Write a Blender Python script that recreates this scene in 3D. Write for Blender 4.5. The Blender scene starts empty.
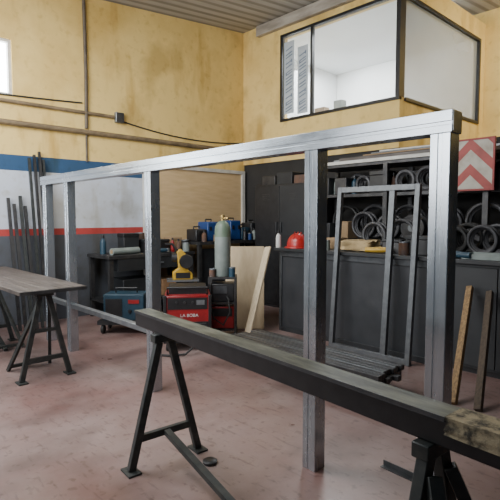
import bpy, bmesh, math, random
from math import sin, cos, pi
from mathutils import Vector, Matrix
random.seed(7)
SC = bpy.context.scene
C = SC.collection
R = math.radians
TH, PIT, F, H = R(46.8), R(3.93), 480.0, 1.5
Rt = Vector((cos(TH), sin(TH), 0)); Fh = Vector((-sin(TH), cos(TH), 0)); UZ = Vector((0, 0, 1))
CAM = Vector((0, 0, H))

# ---------- measuring helpers: where a sight line meets a real plane of the room ----------
def ray(px, py):
    x = (px-250)/F; y = (250-py)/F
    return Rt*x + Fh*(cos(PIT)+y*sin(PIT)) + UZ*(y*cos(PIT)-sin(PIT))
def Pz(px, py, z=0.0):
    r = ray(px, py); return CAM + r*((z-H)/r.z)
def Pb(px, py, b):
    r = ray(px, py); return CAM + r*(b/r.y)
def Pa(px, py, a):
    r = ray(px, py); return CAM + r*(a/r.x)

# ---------- mesh builder ----------
class MB:
    def __init__(s): s.bm = bmesh.new()
    def hexa(s, pts):
        v = [s.bm.verts.new(p) for p in pts]
        for f in ((0,3,2,1),(4,5,6,7),(0,1,5,4),(1,2,6,5),(2,3,7,6),(3,0,4,7)):
            s.bm.faces.new([v[i] for i in f])
        return s
    def box(s, x0, x1, y0, y1, z0, z1, M=None):
        p = [Vector(q) for q in ((x0,y0,z0),(x1,y0,z0),(x1,y1,z0),(x0,y1,z0),(x0,y0,z1),(x1,y0,z1),(x1,y1,z1),(x0,y1,z1))]
        if M: p = [M @ q for q in p]
        return s.hexa(p)
    def bar(s, p, q, w, h, up=(0,0,1)):
        p, q = Vector(p), Vector(q); d = (q-p).normalized(); u = Vector(up)
        if abs(d.dot(u)) > .98: u = Vector((0,1,0))
        sd = d.cross(u).normalized()*(w/2); u = sd.cross(d).normalized()*(h/2)
        return s.hexa([p-sd-u, p+sd-u, q+sd-u, q-sd-u, p-sd+u, p+sd+u, q+sd+u, q-sd+u])
    def path(s, pts, r, n=10, closed=False):
        pts = [Vector(p) for p in pts]; N = len(pts); rings = []
        nrm = None
        for i, p in enumerate(pts):
            if closed: t = pts[(i+1) % N]-pts[i-1]
            else: t = pts[min(i+1, N-1)]-pts[max(i-1, 0)]
            t.normalize()
            if nrm is None:
                nrm = t.orthogonal().normalized()
            nrm = (nrm - t*nrm.dot(t))
            nrm = nrm.normalized() if nrm.length > 1e-6 else t.orthogonal().normalized()
            bi = t.cross(nrm); rr = r[i] if isinstance(r, (list, tuple)) else r
            rings.append([s.bm.verts.new(p+(nrm*cos(2*pi*k/n)+bi*sin(2*pi*k/n))*rr) for k in range(n)])
        for i in range(N if closed else N-1):
            A, B = rings[i], rings[(i+1) % N]
            for k in range(n):
                s.bm.faces.new([A[k], A[(k+1) % n], B[(k+1) % n], B[k]])
        if not closed:
            s.bm.faces.new(rings[0][::-1]); s.bm.faces.new(rings[-1])
        return s
    def tube(s, p, q, r, n=16): return s.path([p, q], r, n)
    def ring(s, c, ax, Rr, r, n=32, m=10):
        c = Vector(c); ax = Vector(ax).normalized(); u = ax.orthogonal().normalized(); v = ax.cross(u)
        return s.path([c+(u*cos(2*pi*k/n)+v*sin(2*pi*k/n))*Rr for k in range(n)], r, m, True)
    def lathe(s, prof, c=(0,0,0), n=28, ax=None):
        c = Vector(c); M = Matrix.Identity(3)
        if ax: M = Vector((0,0,1)).rotation_difference(Vector(ax)).to_matrix()
        rings = []
        for (r, z) in prof:
            if r < 1e-5: rings.append([s.bm.verts.new(c+M @ Vector((0,0,z)))])
            else: rings.append([s.bm.verts.new(c+M @ Vector((r*cos(2*pi*k/n), r*sin(2*pi*k/n), z))) for k in range(n)])
        for A, B in zip(rings, rings[1:]):
            for k in range(n):
                a0, a1 = A[k % len(A)], A[(k+1) % len(A)]; b0, b1 = B[k % len(B)], B[(k+1) % len(B)]
                f = []
                for q in (a0, a1, b1, b0):
                    if q not in f: f.append(q)
                if len(f) > 2: s.bm.faces.new(f)
        if len(rings[0]) > 1: s.bm.faces.new(rings[0][::-1])
        if len(rings[-1]) > 1: s.bm.faces.new(rings[-1])
        return s
    def prism(s, poly, y0, y1):          # poly in x,z extruded along y
        A = [s.bm.verts.new((x, y0, z)) for x, z in poly]; B = [s.bm.verts.new((x, y1, z)) for x, z in poly]
        n = len(poly)
        s.bm.faces.new(A); s.bm.faces.new(B[::-1])
        for k in range(n): s.bm.faces.new([A[k], B[k], B[(k+1) % n], A[(k+1) % n]])
        return s
    def jitter(s, amt, cuts=3):
        bmesh.ops.subdivide_edges(s.bm, edges=s.bm.edges[:], cuts=cuts, use_grid_fill=True)
        for v in s.bm.verts: v.co += Vector((random.uniform(-1,1), random.uniform(-1,1), random.uniform(-1,1)))*amt
        return s
    def build(s, name, m, parent=None, loc=None, rz=0, bev=0, ang=35):
        bmesh.ops.recalc_face_normals(s.bm, faces=s.bm.faces[:])
        me = bpy.data.meshes.new(name); s.bm.to_mesh(me); s.bm.free()
        for p in me.polygons: p.use_smooth = True
        me.set_sharp_from_angle(angle=R(ang))
        me.materials.append(m)
        o = bpy.data.objects.new(name, me); C.objects.link(o)
        if parent: o.parent = parent
        if loc is not None: o.location = loc
        if rz: o.rotation_euler.z = rz
        if bev:
            b = o.modifiers.new('bevel', 'BEVEL'); b.width = bev; b.segments = 2; b.limit_method = 'ANGLE'; b.angle_limit = R(40)
        return o

def tag(o, label, cat, group=None, kind=None):
    o['label'] = label; o['category'] = cat
    if group: o['group'] = group
    if kind: o['kind'] = kind
    return o
def thing(name, label, cat, loc=(0,0,0), rz=0, group=None):
    o = bpy.data.objects.new(name, None); C.objects.link(o); o.empty_display_size = .1
    o.location = loc; o.rotation_euler.z = rz
    return tag(o, label, cat, group)
def struct(mb, name, m, parent=None, **k):
    o = mb.build(name, m, parent, **k)
    if not parent: o['kind'] = 'structure'
    return o
def copy_tree(o, parent=None):
    c = o.copy(); C.objects.link(c)
    if parent: c.parent = parent
    for ch in list(o.children): copy_tree(ch, c)
    return c

# ---------- materials ----------
def mat(name, c1, c2=None, rough=.6, metal=0., scale=6., detail=6., bump=0., lo=.35, hi=.65, stretch=(1,1,1), spec=.5):
    m = bpy.data.materials.new(name); m.use_nodes = True
    nt = m.node_tree; N = nt.nodes; L = nt.links; b = N['Principled BSDF']
    b.inputs['Roughness'].default_value = rough; b.inputs['Metallic'].default_value = metal
    b.inputs['Specular IOR Level'].default_value = spec
    tc = N.new('ShaderNodeTexCoord'); mp = N.new('ShaderNodeMapping'); mp.inputs['Scale'].default_value = stretch
    L.new(tc.outputs['Object'], mp.inputs[0])
    no = N.new('ShaderNodeTexNoise'); no.inputs['Scale'].default_value = scale; no.inputs['Detail'].default_value = detail
    no.inputs['Roughness'].default_value = .6
    L.new(mp.outputs[0], no.inputs['Vector'])
    cr = N.new('ShaderNodeValToRGB'); c2 = c2 or tuple(x*.75 for x in c1)
    cr.color_ramp.elements[0].position = lo; cr.color_ramp.elements[1].position = hi
    cr.color_ramp.elements[0].color = (*c1, 1); cr.color_ramp.elements[1].color = (*c2, 1)
    L.new(no.outputs[0], cr.inputs[0]); L.new(cr.outputs[0], b.inputs['Base Color'])
    if bump:
        bp = N.new('ShaderNodeBump'); bp.inputs['Strength'].default_value = bump; bp.inputs['Distance'].default_value = .02
        L.new(no.outputs[0], bp.inputs['Height']); L.new(bp.outputs[0], b.inputs['Normal'])
    return m
def mul_layer(m, scale, stretch, lo, hi, dark, detail=8, wave=False):
    """multiplies the base colour by a second layer of grime (or by corrugation bands)"""
    nt = m.node_tree; N = nt.nodes; L = nt.links; b = N['Principled BSDF']
    base = b.inputs['Base Color'].links[0].from_socket
    tc = N.new('ShaderNodeTexCoord'); mp = N.new('ShaderNodeMapping'); mp.inputs['Scale'].default_value = stretch
    L.new(tc.outputs['Object'], mp.inputs[0])
    if wave:
        n2 = N.new('ShaderNodeTexWave'); n2.inputs['Scale'].default_value = scale; src = n2.outputs['Fac']
    else:
        n2 = N.new('ShaderNodeTexNoise'); n2.inputs['Scale'].default_value = scale; n2.inputs['Detail'].default_value = detail; src = n2.outputs[0]
    L.new(mp.outputs[0], n2.inputs['Vector'])
    c2 = N.new('ShaderNodeValToRGB'); c2.color_ramp.elements[0].position = lo; c2.color_ramp.elements[1].position = hi
    c2.color_ramp.elements[0].color = (1,1,1,1); c2.color_ramp.elements[1].color = (*dark, 1)
    L.new(src, c2.inputs[0])
    x = N.new('ShaderNodeMix'); x.data_type = 'RGBA'; x.blend_type = 'MULTIPLY'; x.inputs[0].default_value = 1
    L.new(base, x.inputs[6]); L.new(c2.outputs[0], x.inputs[7]); L.new(x.outputs[2], b.inputs['Base Color'])
    return m
def rough_noise(m, scale, lo, hi, stretch=(1,1,1)):
    nt = m.node_tree; N = nt.nodes; L = nt.links; b = N['Principled BSDF']
    tc = N.new('ShaderNodeTexCoord'); mp = N.new('ShaderNodeMapping'); mp.inputs['Scale'].default_value = stretch; L.new(tc.outputs['Object'], mp.inputs[0])
    n2 = N.new('ShaderNodeTexNoise'); n2.inputs['Scale'].default_value = scale; n2.inputs['Detail'].default_value = 5; L.new(mp.outputs[0], n2.inputs['Vector'])
    mr = N.new('ShaderNodeMapRange'); mr.inputs['From Min'].default_value = .3; mr.inputs['From Max'].default_value = .7
    mr.inputs['To Min'].default_value = lo; mr.inputs['To Max'].default_value = hi
    L.new(n2.outputs[0], mr.inputs['Value']); L.new(mr.outputs[0], b.inputs['Roughness']); return m
def banded_wall(name, bands, stain):
    m = mat(name, (1,1,1), stain, rough=.85, scale=.8, detail=10, lo=.47, hi=.78, bump=.1)
    nt = m.node_tree; N = nt.nodes; L = nt.links; b = N['Principled BSDF']
    base = b.inputs['Base Color'].links[0].from_socket
    tc = N.new('ShaderNodeTexCoord'); sx = N.new('ShaderNodeSeparateXYZ'); L.new(tc.outputs['Object'], sx.inputs[0])
    mr = N.new('ShaderNodeMapRange'); mr.inputs['From Max'].default_value = 6; L.new(sx.outputs['Z'], mr.inputs['Value'])
    cr = N.new('ShaderNodeValToRGB'); r = cr.color_ramp; r.interpolation = 'CONSTANT'
    for i, (z, c) in enumerate(bands):
        e = r.elements[i] if i < 2 else r.elements.new(z/6)
        e.position = z/6; e.color = (*c, 1)
    L.new(mr.outputs[0], cr.inputs[0])
    x = N.new('ShaderNodeMix'); x.data_type = 'RGBA'; x.blend_type = 'MULTIPLY'; x.inputs[0].default_value = 1
    L.new(cr.outputs[0], x.inputs[6]); L.new(base, x.inputs[7]); L.new(x.outputs[2], b.inputs['Base Color'])
    mul_layer(m, 1.3, (2.2, 2.2, .5), .57, .74, stain)
    mul_layer(m, .9, (1.4, 1.4, 1.2), .54, .66, (.72,.68,.60), 12)
    mul_layer(m, 9, (1, 1, 1), .56, .74, (.84,.80,.72))
    return m
YEL = (.78, .565, .20)
M_wall = banded_wall('striped_yellow_wall_paint', [(0, (.08,.088,.105)), (1.24, (.42,.05,.045)), (1.32, (.54,.58,.65)), (2.13, (.025,.075,.16)), (2.33, YEL)], (.70,.61,.44))
M_wall2 = banded_wall('yellow_wall_paint', [(0, (.10,.085,.07)), (2.5, (.80,.59,.22))], (.76,.68,.52))
M_dark = mat('under_office_shade_colour', (.03,.028,.026), (.018,.017,.016), rough=.9, scale=2)  # near-black colour stands in for the darkness under the office
M_white = mat('white_plaster', (.84,.86,.87), (.80,.82,.83), rough=.9, scale=2)
M_ceil = mat('grey_corrugated_roof', (.46,.45,.43), (.36,.35,.33), rough=.8, scale=3, stretch=(3,.25,1), detail=4)
mul_layer(M_ceil, 1.6, (1, 0, 0), .45, .85, (.60,.58,.55), wave=True)
M_floor = mat('worn_red_concrete', (.175,.095,.083), (.285,.215,.198), rough=.42, scale=1.0, detail=11, lo=.34, hi=.68, bump=.03)
mul_layer(M_floor, 2.3, (1, .6, 1), .50, .74, (.56,.52,.50), 10)
mul_layer(M_floor, 18, (1, 1, 1), .58, .68, (.70,.67,.65), 4)
mul_layer(M_floor, 5, (1, 5, 1), .60, .66, (.76,.74,.74), 6)
rough_noise(M_floor, 1.6, .26, .52)
M_galv = mat('galvanised_steel', (.42,.46,.495), (.52,.56,.60), rough=.25, metal=.85, scale=9, detail=3, stretch=(1,1,.2), lo=.3, hi=.7)
rough_noise(M_galv, 12, .20, .30, (1,1,.3))
M_galvb = mat('galvanised_beam_steel', (.42,.46,.495), (.52,.56,.60), rough=.25, metal=.85, scale=9, detail=3, stretch=(.2,1,1), lo=.3, hi=.7)
rough_noise(M_galvb, 12, .20, .30, (.3,1,1))
M_galv2 = mat('dull_grey_steel', (.20,.215,.23), (.28,.30,.31), rough=.36, metal=.7, scale=14)
M_dgs = mat('dark_grey_frame_steel', (.07,.075,.08), (.105,.11,.115), rough=.35, metal=.6, scale=14)
M_mgs = mat('mid_grey_frame_steel', (.115,.122,.13), (.16,.168,.175), rough=.38, metal=.6, scale=14)
M_black = mat('black_painted_steel', (.009,.009,.010), (.018,.018,.019), rough=.42, scale=12)
M_mill = mat('dark_mill_steel', (.035,.035,.038), (.07,.068,.066), rough=.40, metal=.5, scale=9)
M_trest = mat('dark_green_grey_steel', (.022,.027,.028), (.05,.052,.048), rough=.5, metal=.3, scale=14)
M_top = mat('worn_scuffed_beam_top', (.035,.04,.03), (.19,.195,.15), rough=.5, scale=7, detail=12, bump=.08, stretch=(.6,2.5,1), lo=.40, hi=.74)
M_lich = mat('worn_flaking_end', (.33,.28,.18), (.05,.045,.036), rough=.9, scale=20, detail=12, bump=.5, lo=.44, hi=.60)
M_wood = mat('brown_wood', (.30,.17,.08), (.17,.09,.045), rough=.7, scale=6, stretch=(1,12,12))
M_pal = mat('pale_plank_wood', (.62,.52,.36), (.50,.40,.26), rough=.7, scale=5, stretch=(8,8,.6))
M_ply = mat('tan_plywood', (.64,.46,.25), (.56,.39,.20), rough=.75, scale=3, stretch=(1,1,6))
M_ply2 = mat('light_plywood', (.60,.48,.31), (.52,.40,.25), rough=.75, scale=3, stretch=(5,5,1))
M_bam = mat('weathered_brown_stick', (.30,.19,.085), (.13,.08,.04), rough=.8, scale=10, stretch=(6,6,.8), bump=.3)
M_dstk = mat('dark_weathered_wood', (.085,.06,.04), (.045,.034,.025), rough=.85, scale=10, stretch=(6,6,.8), bump=.3)
M_slab = mat('scarred_dark_board', (.045,.036,.031), (.11,.09,.076), rough=.45, scale=5, stretch=(.5,6,1))
M_trim = mat('off_white_trim', (.66,.64,.58), rough=.6)
M_edge = mat('dirty_pale_roof_edge', (.44,.40,.34), (.25,.22,.18), rough=.8, scale=4, stretch=(.5,1,2))
M_blue = mat('blue_plastic', (.012,.045,.17), (.015,.06,.21), rough=.4)
M_teal = mat('blue_grey_enamel', (.012,.038,.062), (.015,.05,.08), rough=.45)
M_red = mat('red_enamel', (.31,.013,.015), (.20,.010,.012), rough=.38)
M_helm = mat('red_helmet_plastic', (.42,.02,.018), (.36,.016,.015), rough=.32)
M_yelp = mat('yellow_enamel', (.52,.32,.03), (.36,.21,.02), rough=.45)
M_green = mat('muted_green_cylinder_paint', (.15,.205,.145), (.11,.155,.11), rough=.45)
M_gray = mat('grey_green_cylinder_paint', (.23,.265,.245), (.17,.20,.185), rough=.45)
M_cab = mat('grey_cabinet_enamel', (.042,.044,.048), (.026,.028,.031), rough=.36, scale=2.5, detail=9)
M_cabd = mat('dark_cabinet_enamel', (.022,.024,.026), (.013,.014,.016), rough=.5, scale=3)
M_rub = mat('black_rubber', (.016,.016,.016), (.03,.03,.029), rough=.6)
M_hose = mat('grey_black_hose', (.036,.036,.039), (.065,.065,.07), rough=.5)
M_wire = mat('dull_grey_wire', (.07,.07,.075), (.11,.11,.115), rough=.55)
M_brass = mat('brass', (.55,.38,.14), rough=.35, metal=.8)
M_paper = mat('white_plastic', (.60,.60,.58), rough=.5)
M_tan = mat('tan_canvas', (.48,.36,.19), (.36,.26,.13), rough=.9, scale=20, bump=.2)
M_card = mat('brown_cardboard', (.30,.20,.11), (.24,.16,.085), rough=.85)
M_pipe = mat('dirty_conduit', (.24,.175,.10), (.13,.095,.055), rough=.6)
M_dpipe = mat('dark_dirty_pipe', (.13,.10,.065), (.07,.055,.04), rough=.6)
M_film = mat('blue_grey_protective_film', (.46,.52,.57), (.54,.59,.63), rough=.4, scale=14, detail=1)
M_ink = mat('blue_film_print', (.13,.18,.26), (.20,.25,.33), rough=.4)
M_rust = mat('rusty_scrap_steel', (.14,.07,.04), (.07,.05,.045), rough=.8, scale=12)
def glass(name, tint, mixf):
    m = bpy.data.materials.new(name); m.use_nodes = True; nt = m.node_tree; N = nt.nodes; L = nt.links
    b = N['Principled BSDF']; b.inputs['Base Color'].default_value = (*tint, 1); b.inputs['Roughness'].default_value = .15
    t = N.new('ShaderNodeBsdfTransparent'); x = N.new('ShaderNodeMixShader'); x.inputs[0].default_value = mixf
    no = N.new('ShaderNodeTexNoise'); no.inputs['Scale'].default_value = 2; mr = N.new('ShaderNodeMapRange')
    mr.inputs['To Min'].default_value = mixf*.8; mr.inputs['To Max'].default_value = mixf*1.2
    L.new(no.outputs[0], mr.inputs['Value']); L.new(mr.outputs[0], x.inputs[0])
    L.new(t.outputs[0], x.inputs[1]); L.new(b.outputs[0], x.inputs[2]); L.new(x.outputs[0], N['Material Output'].inputs[0])
    return m
M_glass = glass('office_glass', (.8,.82,.82), .12)
M_glass2 = glass('grey_office_glass', (.38,.39,.37), .58)  # side pane, greyer and more opaque than the front panes
M_glow = bpy.data.materials.new('daylit_frosted_glass'); M_glow.use_nodes = True
_nt = M_glow.node_tree; _b = _nt.nodes['Principled BSDF']; _n = _nt.nodes.new('ShaderNodeTexNoise'); _m = _nt.nodes.new('ShaderNodeMapRange')
_m.inputs['To Min'].default_value = 13; _m.inputs['To Max'].default_value = 16; _nt.links.new(_n.outputs[0], _m.inputs['Value']); _nt.links.new(_m.outputs[0], _b.inputs['Emission Strength'])
_b.inputs['Base Color'].default_value = (.9,.93,.95,1); _b.inputs['Emission Color'].default_value = (.92,.97,1,1)
def chevron_mat():
    m = mat('red_white_chevrons', (.6,.03,.03), rough=.55); nt = m.node_tree; N = nt.nodes; L = nt.links; b = N['Principled BSDF']
    tc = N.new('ShaderNodeTexCoord'); sx = N.new('ShaderNodeSeparateXYZ'); L.new(tc.outputs['Object'], sx.inputs[0])
    def M(op, a, c):
        n = N.new('ShaderNodeMath'); n.operation = op
        for i, q in enumerate((a, c)):
            if q is None: continue
            if isinstance(q, (int, float)): n.inputs[i].default_value = q
            else: L.new(q, n.inputs[i])
        return n.outputs[0]
    s = M('ADD', M('MULTIPLY', M('ABSOLUTE', sx.outputs['X'], None), 1.0), sx.outputs['Z'])
    g = M('LESS_THAN', M('FRACT', M('DIVIDE', s, .28), None), .56)
    x = N.new('ShaderNodeMix'); x.data_type = 'RGBA'; L.new(g, x.inputs[0])
    x.inputs[6].default_value = (.32,.045,.035,1); x.inputs[7].default_value = (.42,.39,.33,1)
    L.new(x.outputs[2], b.inputs['Base Color'])
    mul_layer(m, 6, (1,1,1), .46, .74, (.58,.52,.44)); return m
M_chev = chevron_mat()

# ---------- the room ----------
struct(MB().box(-7.2, 5, -3, 9.6, -.1, 0), 'floor', M_floor)
c0, c1 = Pa(241.5, 33, -7), Pa(102, 0, -7); sl = (c0.z-c1.z)/(c0.y-c1.y)
def zc(b): return c0.z+(b-c0.y)*sl
ZT = zc(6.4)
wb = Pa(12, 66, -7).y; wz0 = Pa(6, 95, -7).z; wz1 = Pa(6, 38, -7).z
def slopebox(w, y0, y1, z0): w.hexa([(-7.2,y0,z0),(-7,y0,z0),(-7,y1,z0),(-7.2,y1,z0),(-7.2,y0,zc(y0)+.03),(-7,y0,zc(y0)+.03),(-7,y1,zc(y1)+.03),(-7.2,y1,zc(y1)+.03)])
w = MB()
slopebox(w, -2.5, wb-1.1, 0); slopebox(w, wb, 9.4, 0)
w.box(-7.2, -7, wb-1.1, wb, 0, wz0); slopebox(w, wb-1.1, wb, wz1)
struct(w, 'wall_left', M_wall)
wn = struct(MB().box(-7.12, -7.1, wb-1.1, wb, wz0, wz1), 'window_1', M_glow)
fr = MB()
for (y0, y1, z0, z1) in ((wb-1.1, wb-1.06, wz0, wz1), (wb-.04, wb, wz0, wz1), (wb-1.06, wb-.04, wz0, wz0+.04), (wb-1.06, wb-.04, wz1-.04, wz1), (wb-.57, wb-.53, wz0+.04, wz1-.04)):
    fr.box(-7.1, -7.03, y0, y1, z0, z1)
fr.build('window_frame', M_trim, wn)
c = MB()
c.hexa([(-7.2,-2.5,zc(-2.5)),(5,-2.5,zc(-2.5)),(5,9.6,zc(9.6)),(-7.2,9.6,zc(9.6)),(-7.2,-2.5,zc(-2.5)+.15),(5,-2.5,zc(-2.5)+.15),(5,9.6,zc(9.6)+.15),(-7.2,9.6,zc(9.6)+.15)])
struct(c, 'ceiling', M_ceil)
struct(MB().box(-7, 5, 6.42, 6.55, 0, 2.5), 'wall_back', M_dark)  # plain wall in shade colour, replacing the dark open storage below the office
# office box on the mezzanine
ax0, ax1, oz0, oz1 = Pb(283, 76, 6.4).x, Pb(397, 48, 6.4).x, 3.24, 4.66
ac = ax1+.06
w = MB()
w.box(-7, ac, 6.4, 6.52, 2.5, oz0); w.box(-7, ac, 6.4, 6.52, oz1, ZT+.02); w.box(-7, ax0, 6.4, 6.52, oz0, oz1)
struct(w, 'wall_office_front', M_wall2)
w = MB()
w.box(ac-.1, ac, 6.52, 9.4, 2.5, oz0); w.box(ac-.1, ac, 6.52, 9.4, oz1, ZT+.02); w.box(ac-.1, ac, 9.15, 9.4, oz0, oz1)
struct(w, 'wall_office_side', M_wall2)
struct(MB().box(-7, 5, 9.4, 9.55, 2.5, zc(9.4)+.03), 'wall_far', M_wall2)
struct(MB().box(-7, 5, 6.53, 9.4, 2.4, 2.5), 'floor_upper', M_dark)
struct(MB().box(-6.94, ac-.1, 9.3, 9.39, 2.5, 4.86), 'wall_office_back', M_white)
struct(MB().box(-6.995, -6.95, 6.53, 9.39, 2.5, 4.80), 'wall_office_left', M_white)
struct(MB().box(-7, ac-.1, 6.53, 9.29, 4.80, 4.86), 'ceiling_office', M_white)
struct(MB().box(ax0-.6, ac, 6.31, 6.399, ZT-.20, ZT-.02), 'trim_1', M_edge)
f = MB(); t = .045
f.box(ax0, ax1+.06, 6.37, 6.45, oz0-t, oz0); f.box(ax0, ax1+.06, 6.37, 6.45, oz1, oz1+t)
f.box(ax0-t, ax0, 6.37, 6.45, oz0-t, oz1+t); f.box(ax1, ax1+.065, 6.37, 6.52, oz0, oz1)
w2 = struct(f, 'window_2', M_black)
xm = Pb(312, 70, 6.4).x
MB().box(xm-.02, xm+.02, 6.375, 6.445, oz0, oz1).build('mullion', M_black, w2)
MB().box(ax0, xm-.02, 6.40, 6.41, oz0, oz1).build('pane', M_glass, w2)
MB().box(xm+.02, ax1, 6.40, 6.41, oz0, oz1).build('pane', M_glass, w2)
for k, (x, z0, z1) in enumerate(((ax0+.15, oz0+.08, oz1-.10), (xm-.20, oz0+.04, oz1-.25))):
    fs = MB().box(x-.115, x+.115, 6.394, 6.399, z0, z1).build('film_strip', M_film, w2)
    s = MB(); z = z0+.03; j = 0
    pat = (0, 2, 1, 0, 3, 0, 2, 3, 1, 0, 3, 2)
    while z < z1-.16:                       # worn slanting vertical print
        a_, b_ = x-.075, x+.075; q = pat[(j+5*k) % 12]; sh = .05
        def stroke(u0, u1, h0, h1, yy=6.390): s.prism([(u0, z+h0), (u1, z+h0+sh*(u1-u0)/.15), (u1, z+h1+sh*(u1-u0)/.15), (u0, z+h1)], yy, 6.394)
        if q == 0: stroke(a_, b_, 0, .018); stroke(a_, b_, .05, .068, 6.389)
        elif q == 1: stroke(a_, b_, .01, .03); stroke(b_-.025, b_, .03, .085, 6.389)
        elif q == 2: stroke(a_, b_, 0, .016); stroke(a_, b_, .04, .056, 6.389); stroke(a_, a_+.022, .016, .04, 6.3895)
        else: stroke(a_, b_, .02, .038)
        z += .11 if q != 3 else .075; j += 1
    s.build('print', M_ink, fs)
f = MB()
f.box(ac-.07, ac+.03, 6.525, 9.15, oz0-t, oz0); f.box(ac-.07, ac+.03, 6.525, 9.15, oz1, oz1+t)
f.box(ac-.07, ac+.03, 9.09, 9.15, oz0, oz1)
w3 = struct(f, 'window_3', M_black)
MB().box(ac-.03, ac-.02, 6.53, 9.09, oz0, oz1).build('pane', M_glass2, w3)
for (px, wd, hh, lab) in ((322, .22, .14, 'small brown box standing behind the office glass next to the upright'), (340, .16, .2, 'small pale box behind the office glass, further from the upright')):
    p = Pb(px, 100, 6.7)
    o = MB().box(-wd/2, wd/2, -.07, .07, 0, hh).build('box', M_card if px == 322 else M_gray, loc=(p.x, 6.7, oz0), bev=.004)
    tag(o, lab, 'box', 'boxes behind the office window')
struct(MB().box(-6.94, ac-.1, 6.525, 6.9, oz0-.06, oz0), 'trim_2', M_white)

# conduits, cables on the left wall
def conduit(pts, r, label, mt=M_pipe, nm='wall_conduit', cat='conduit', g='conduits on the yellow wall'):
    o = MB().path(pts, r, 10).build(nm, mt); return tag(o, label, cat, g)
z1_ = Pa(0, 100, -7).z; z2_ = Pa(0, 121, -7).z
conduit([(-6.972, -2, z1_), (-6.972, Pa(113, 110, -7).y, z1_)], .026, 'upper dirty conduit ending at the junction box on the yellow wall')
conduit([(-6.96, -2, z2_), (-6.96, 3, z2_-.01), (-6.96, 6.36, z2_-.02)], .038, 'lower long conduit running right across the yellow wall to the corner')
yv = Pa(84, 60, -7).y
conduit([(-6.972, yv, zc(yv)-.01), (-6.972, yv+.01, 3.6), (-6.972, yv, z2_+.045)], .026, 'dark vertical pipe dropping down the yellow wall from the roof', M_dpipe)
conduit([(-6.98, yv, z2_-.045), (-6.98, yv, 2.33)], .016, 'short dark pipe below the lower conduit down to the blue band', M_dpipe)
jy = Pa(118, 113, -7).y
def sag(y0, z0, y1, z1, d, label):
    pts = [(-6.988, y0+(y1-y0)*i/14, z0+(z1-z0)*i/14-d*4*(i/14)*(1-i/14)) for i in range(15)]
    conduit(pts, .011, label, M_rub, 'wall_cable', 'cable', 'sagging cables on the yellow wall')
sag(jy+.05, z1_-.04, 6.38, z1_-.12, .10, 'thin cable sagging from the junction box to the room corner')
sag(-1.5, z1_+.10, yv-.05, z1_+.14, .07, 'thin cable sagging above the upper conduit to the vertical pipe')
jb = thing('junction_box', 'small grey junction box at the end of the upper conduit', 'junction box', (-7, jy, z1_))
MB().box(0, .07, -.07, .07, -.08, .08).build('body', M_galv2, jb, bev=.008); MB().box(.07, .08, -.06, .06, -.07, .07).build('cover', M_mill, jb)

# ---------- steel frame ----------
FB = 2.19
sf = thing('steel_gantry', 'long galvanised square tube frame on five posts across the workshop', 'steel frame', (-3.45, FB, 0))
pa = [-5.87, -5.24, -3.54, -1.775, -1.02]
for a in pa:
    x = a+3.45; m_ = MB()
    m_.box(x-.047, x+.047, -.043, .047, 0, 1.88)                 # folded channel with two returned lips on the front
    m_.box(x-.047, x-.010, -.047, -.043, 0, 1.88); m_.box(x+.010, x+.047, -.047, -.043, 0, 1.88)
    m_.build('post', M_galv, sf, bev=.0025)
m_ = MB(); m_.box(-2.52, 2.485, -.046, .05, 1.88, 1.98)
m_.box(-2.52, 2.485, -.05, -.046, 1.88, 1.915); m_.box(-2.52, 2.485, -.05, -.046, 1.93, 1.98)
m_.build('top_beam', M_galvb, sf, bev=.0025)
MB().box(2.485, 2.488, -.044, .044, 1.886, 1.974).build('end_cap', M_galv2, sf)
MB().box(pa[1]+3.497, pa[2]+3.403, -.03, .03, .49, .54).build('lower_rail', M_galv2, sf, bev=.004)
MB().box(pa[0]+3.497, pa[1]+3.403, -.03, .03, .49, .54).build('lower_rail', M_galv2, sf, bev=.004)

# ---------- near beam on trestles ----------
ZB = .90
p0 = Pz(142, 309, ZB); p1 = Pz(470, 418, ZB); dv = (p1-p0); ang = math.atan2(dv.y, dv.x)
bl = thing('long_beam', 'long black steel beam with a scuffed grey green top lying on trestles', 'beam', (p0.x, p0.y, ZB-.10), ang)
LB = 2.75; LW = dv.length-.05
MB().box(0, LB, -.049, .049, 0, .087).build('web', M_black, bl, bev=.006)
MB().box(0, LW, -.055, .055, .087, .10).build('top_face', M_top, bl, bev=.003)
MB().box(0, LW, -.057, -.055, .086, .101).build('edge_strip', M_dgs, bl)
e = MB().box(LW, LB, -.055, .055, .045, .102); e.jitter(.003, 6)
e.build('flaking_end', M_lich, bl)['label'] = 'worn flaking end of the beam'
def make_trestle(label, h, spread, group, brace, th=.045):
    t = thing('trestle', label, 'trestle', (0,0,0), 0, group)
    MB().box(-.03, .03, -.08, .08, h-.05, h).build('top_bar', M_trest, t, bev=.004)
    for s in (-1, 1):
        MB().bar((0, s*.04, h-.05), (0, s*spread, .01), th, th*.8, (1,0,0)).build('leg', M_trest, t, bev=.003)
        MB().box(-.06, .06, s*spread-.04, s*spread+.04, 0, .012).build('foot_plate', M_trest, t)
    zz = .19; ys = .04+(spread-.04)*(h-.05-zz)/(h-.06)
    MB().box(-.015, .015, -ys+.02, ys-.02, zz-.02, zz+.02).build('stretcher', M_trest, t)
    MB().bar((0.015, 0, zz), (brace, 0, .02), .04, .03).build('brace', M_trest, t)
    return t
def on_beam(x, y=0): return p0.x+cos(ang)*x-sin(ang)*y, p0.y+sin(ang)*x+cos(ang)*y
t1 = make_trestle('dark steel trestle with splayed legs under the left end of the long beam', ZB-.10, .23, 'trestles under the long beam', .85)
x, y = on_beam(.30); t1.location = (x, y, 0); t1.rotation_euler.z = ang
t2 = make_trestle('bulky dark steel trestle under the worn flaking right end of the long beam', ZB-.10, .25, 'trestles under the long beam', .5, .05)
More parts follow.
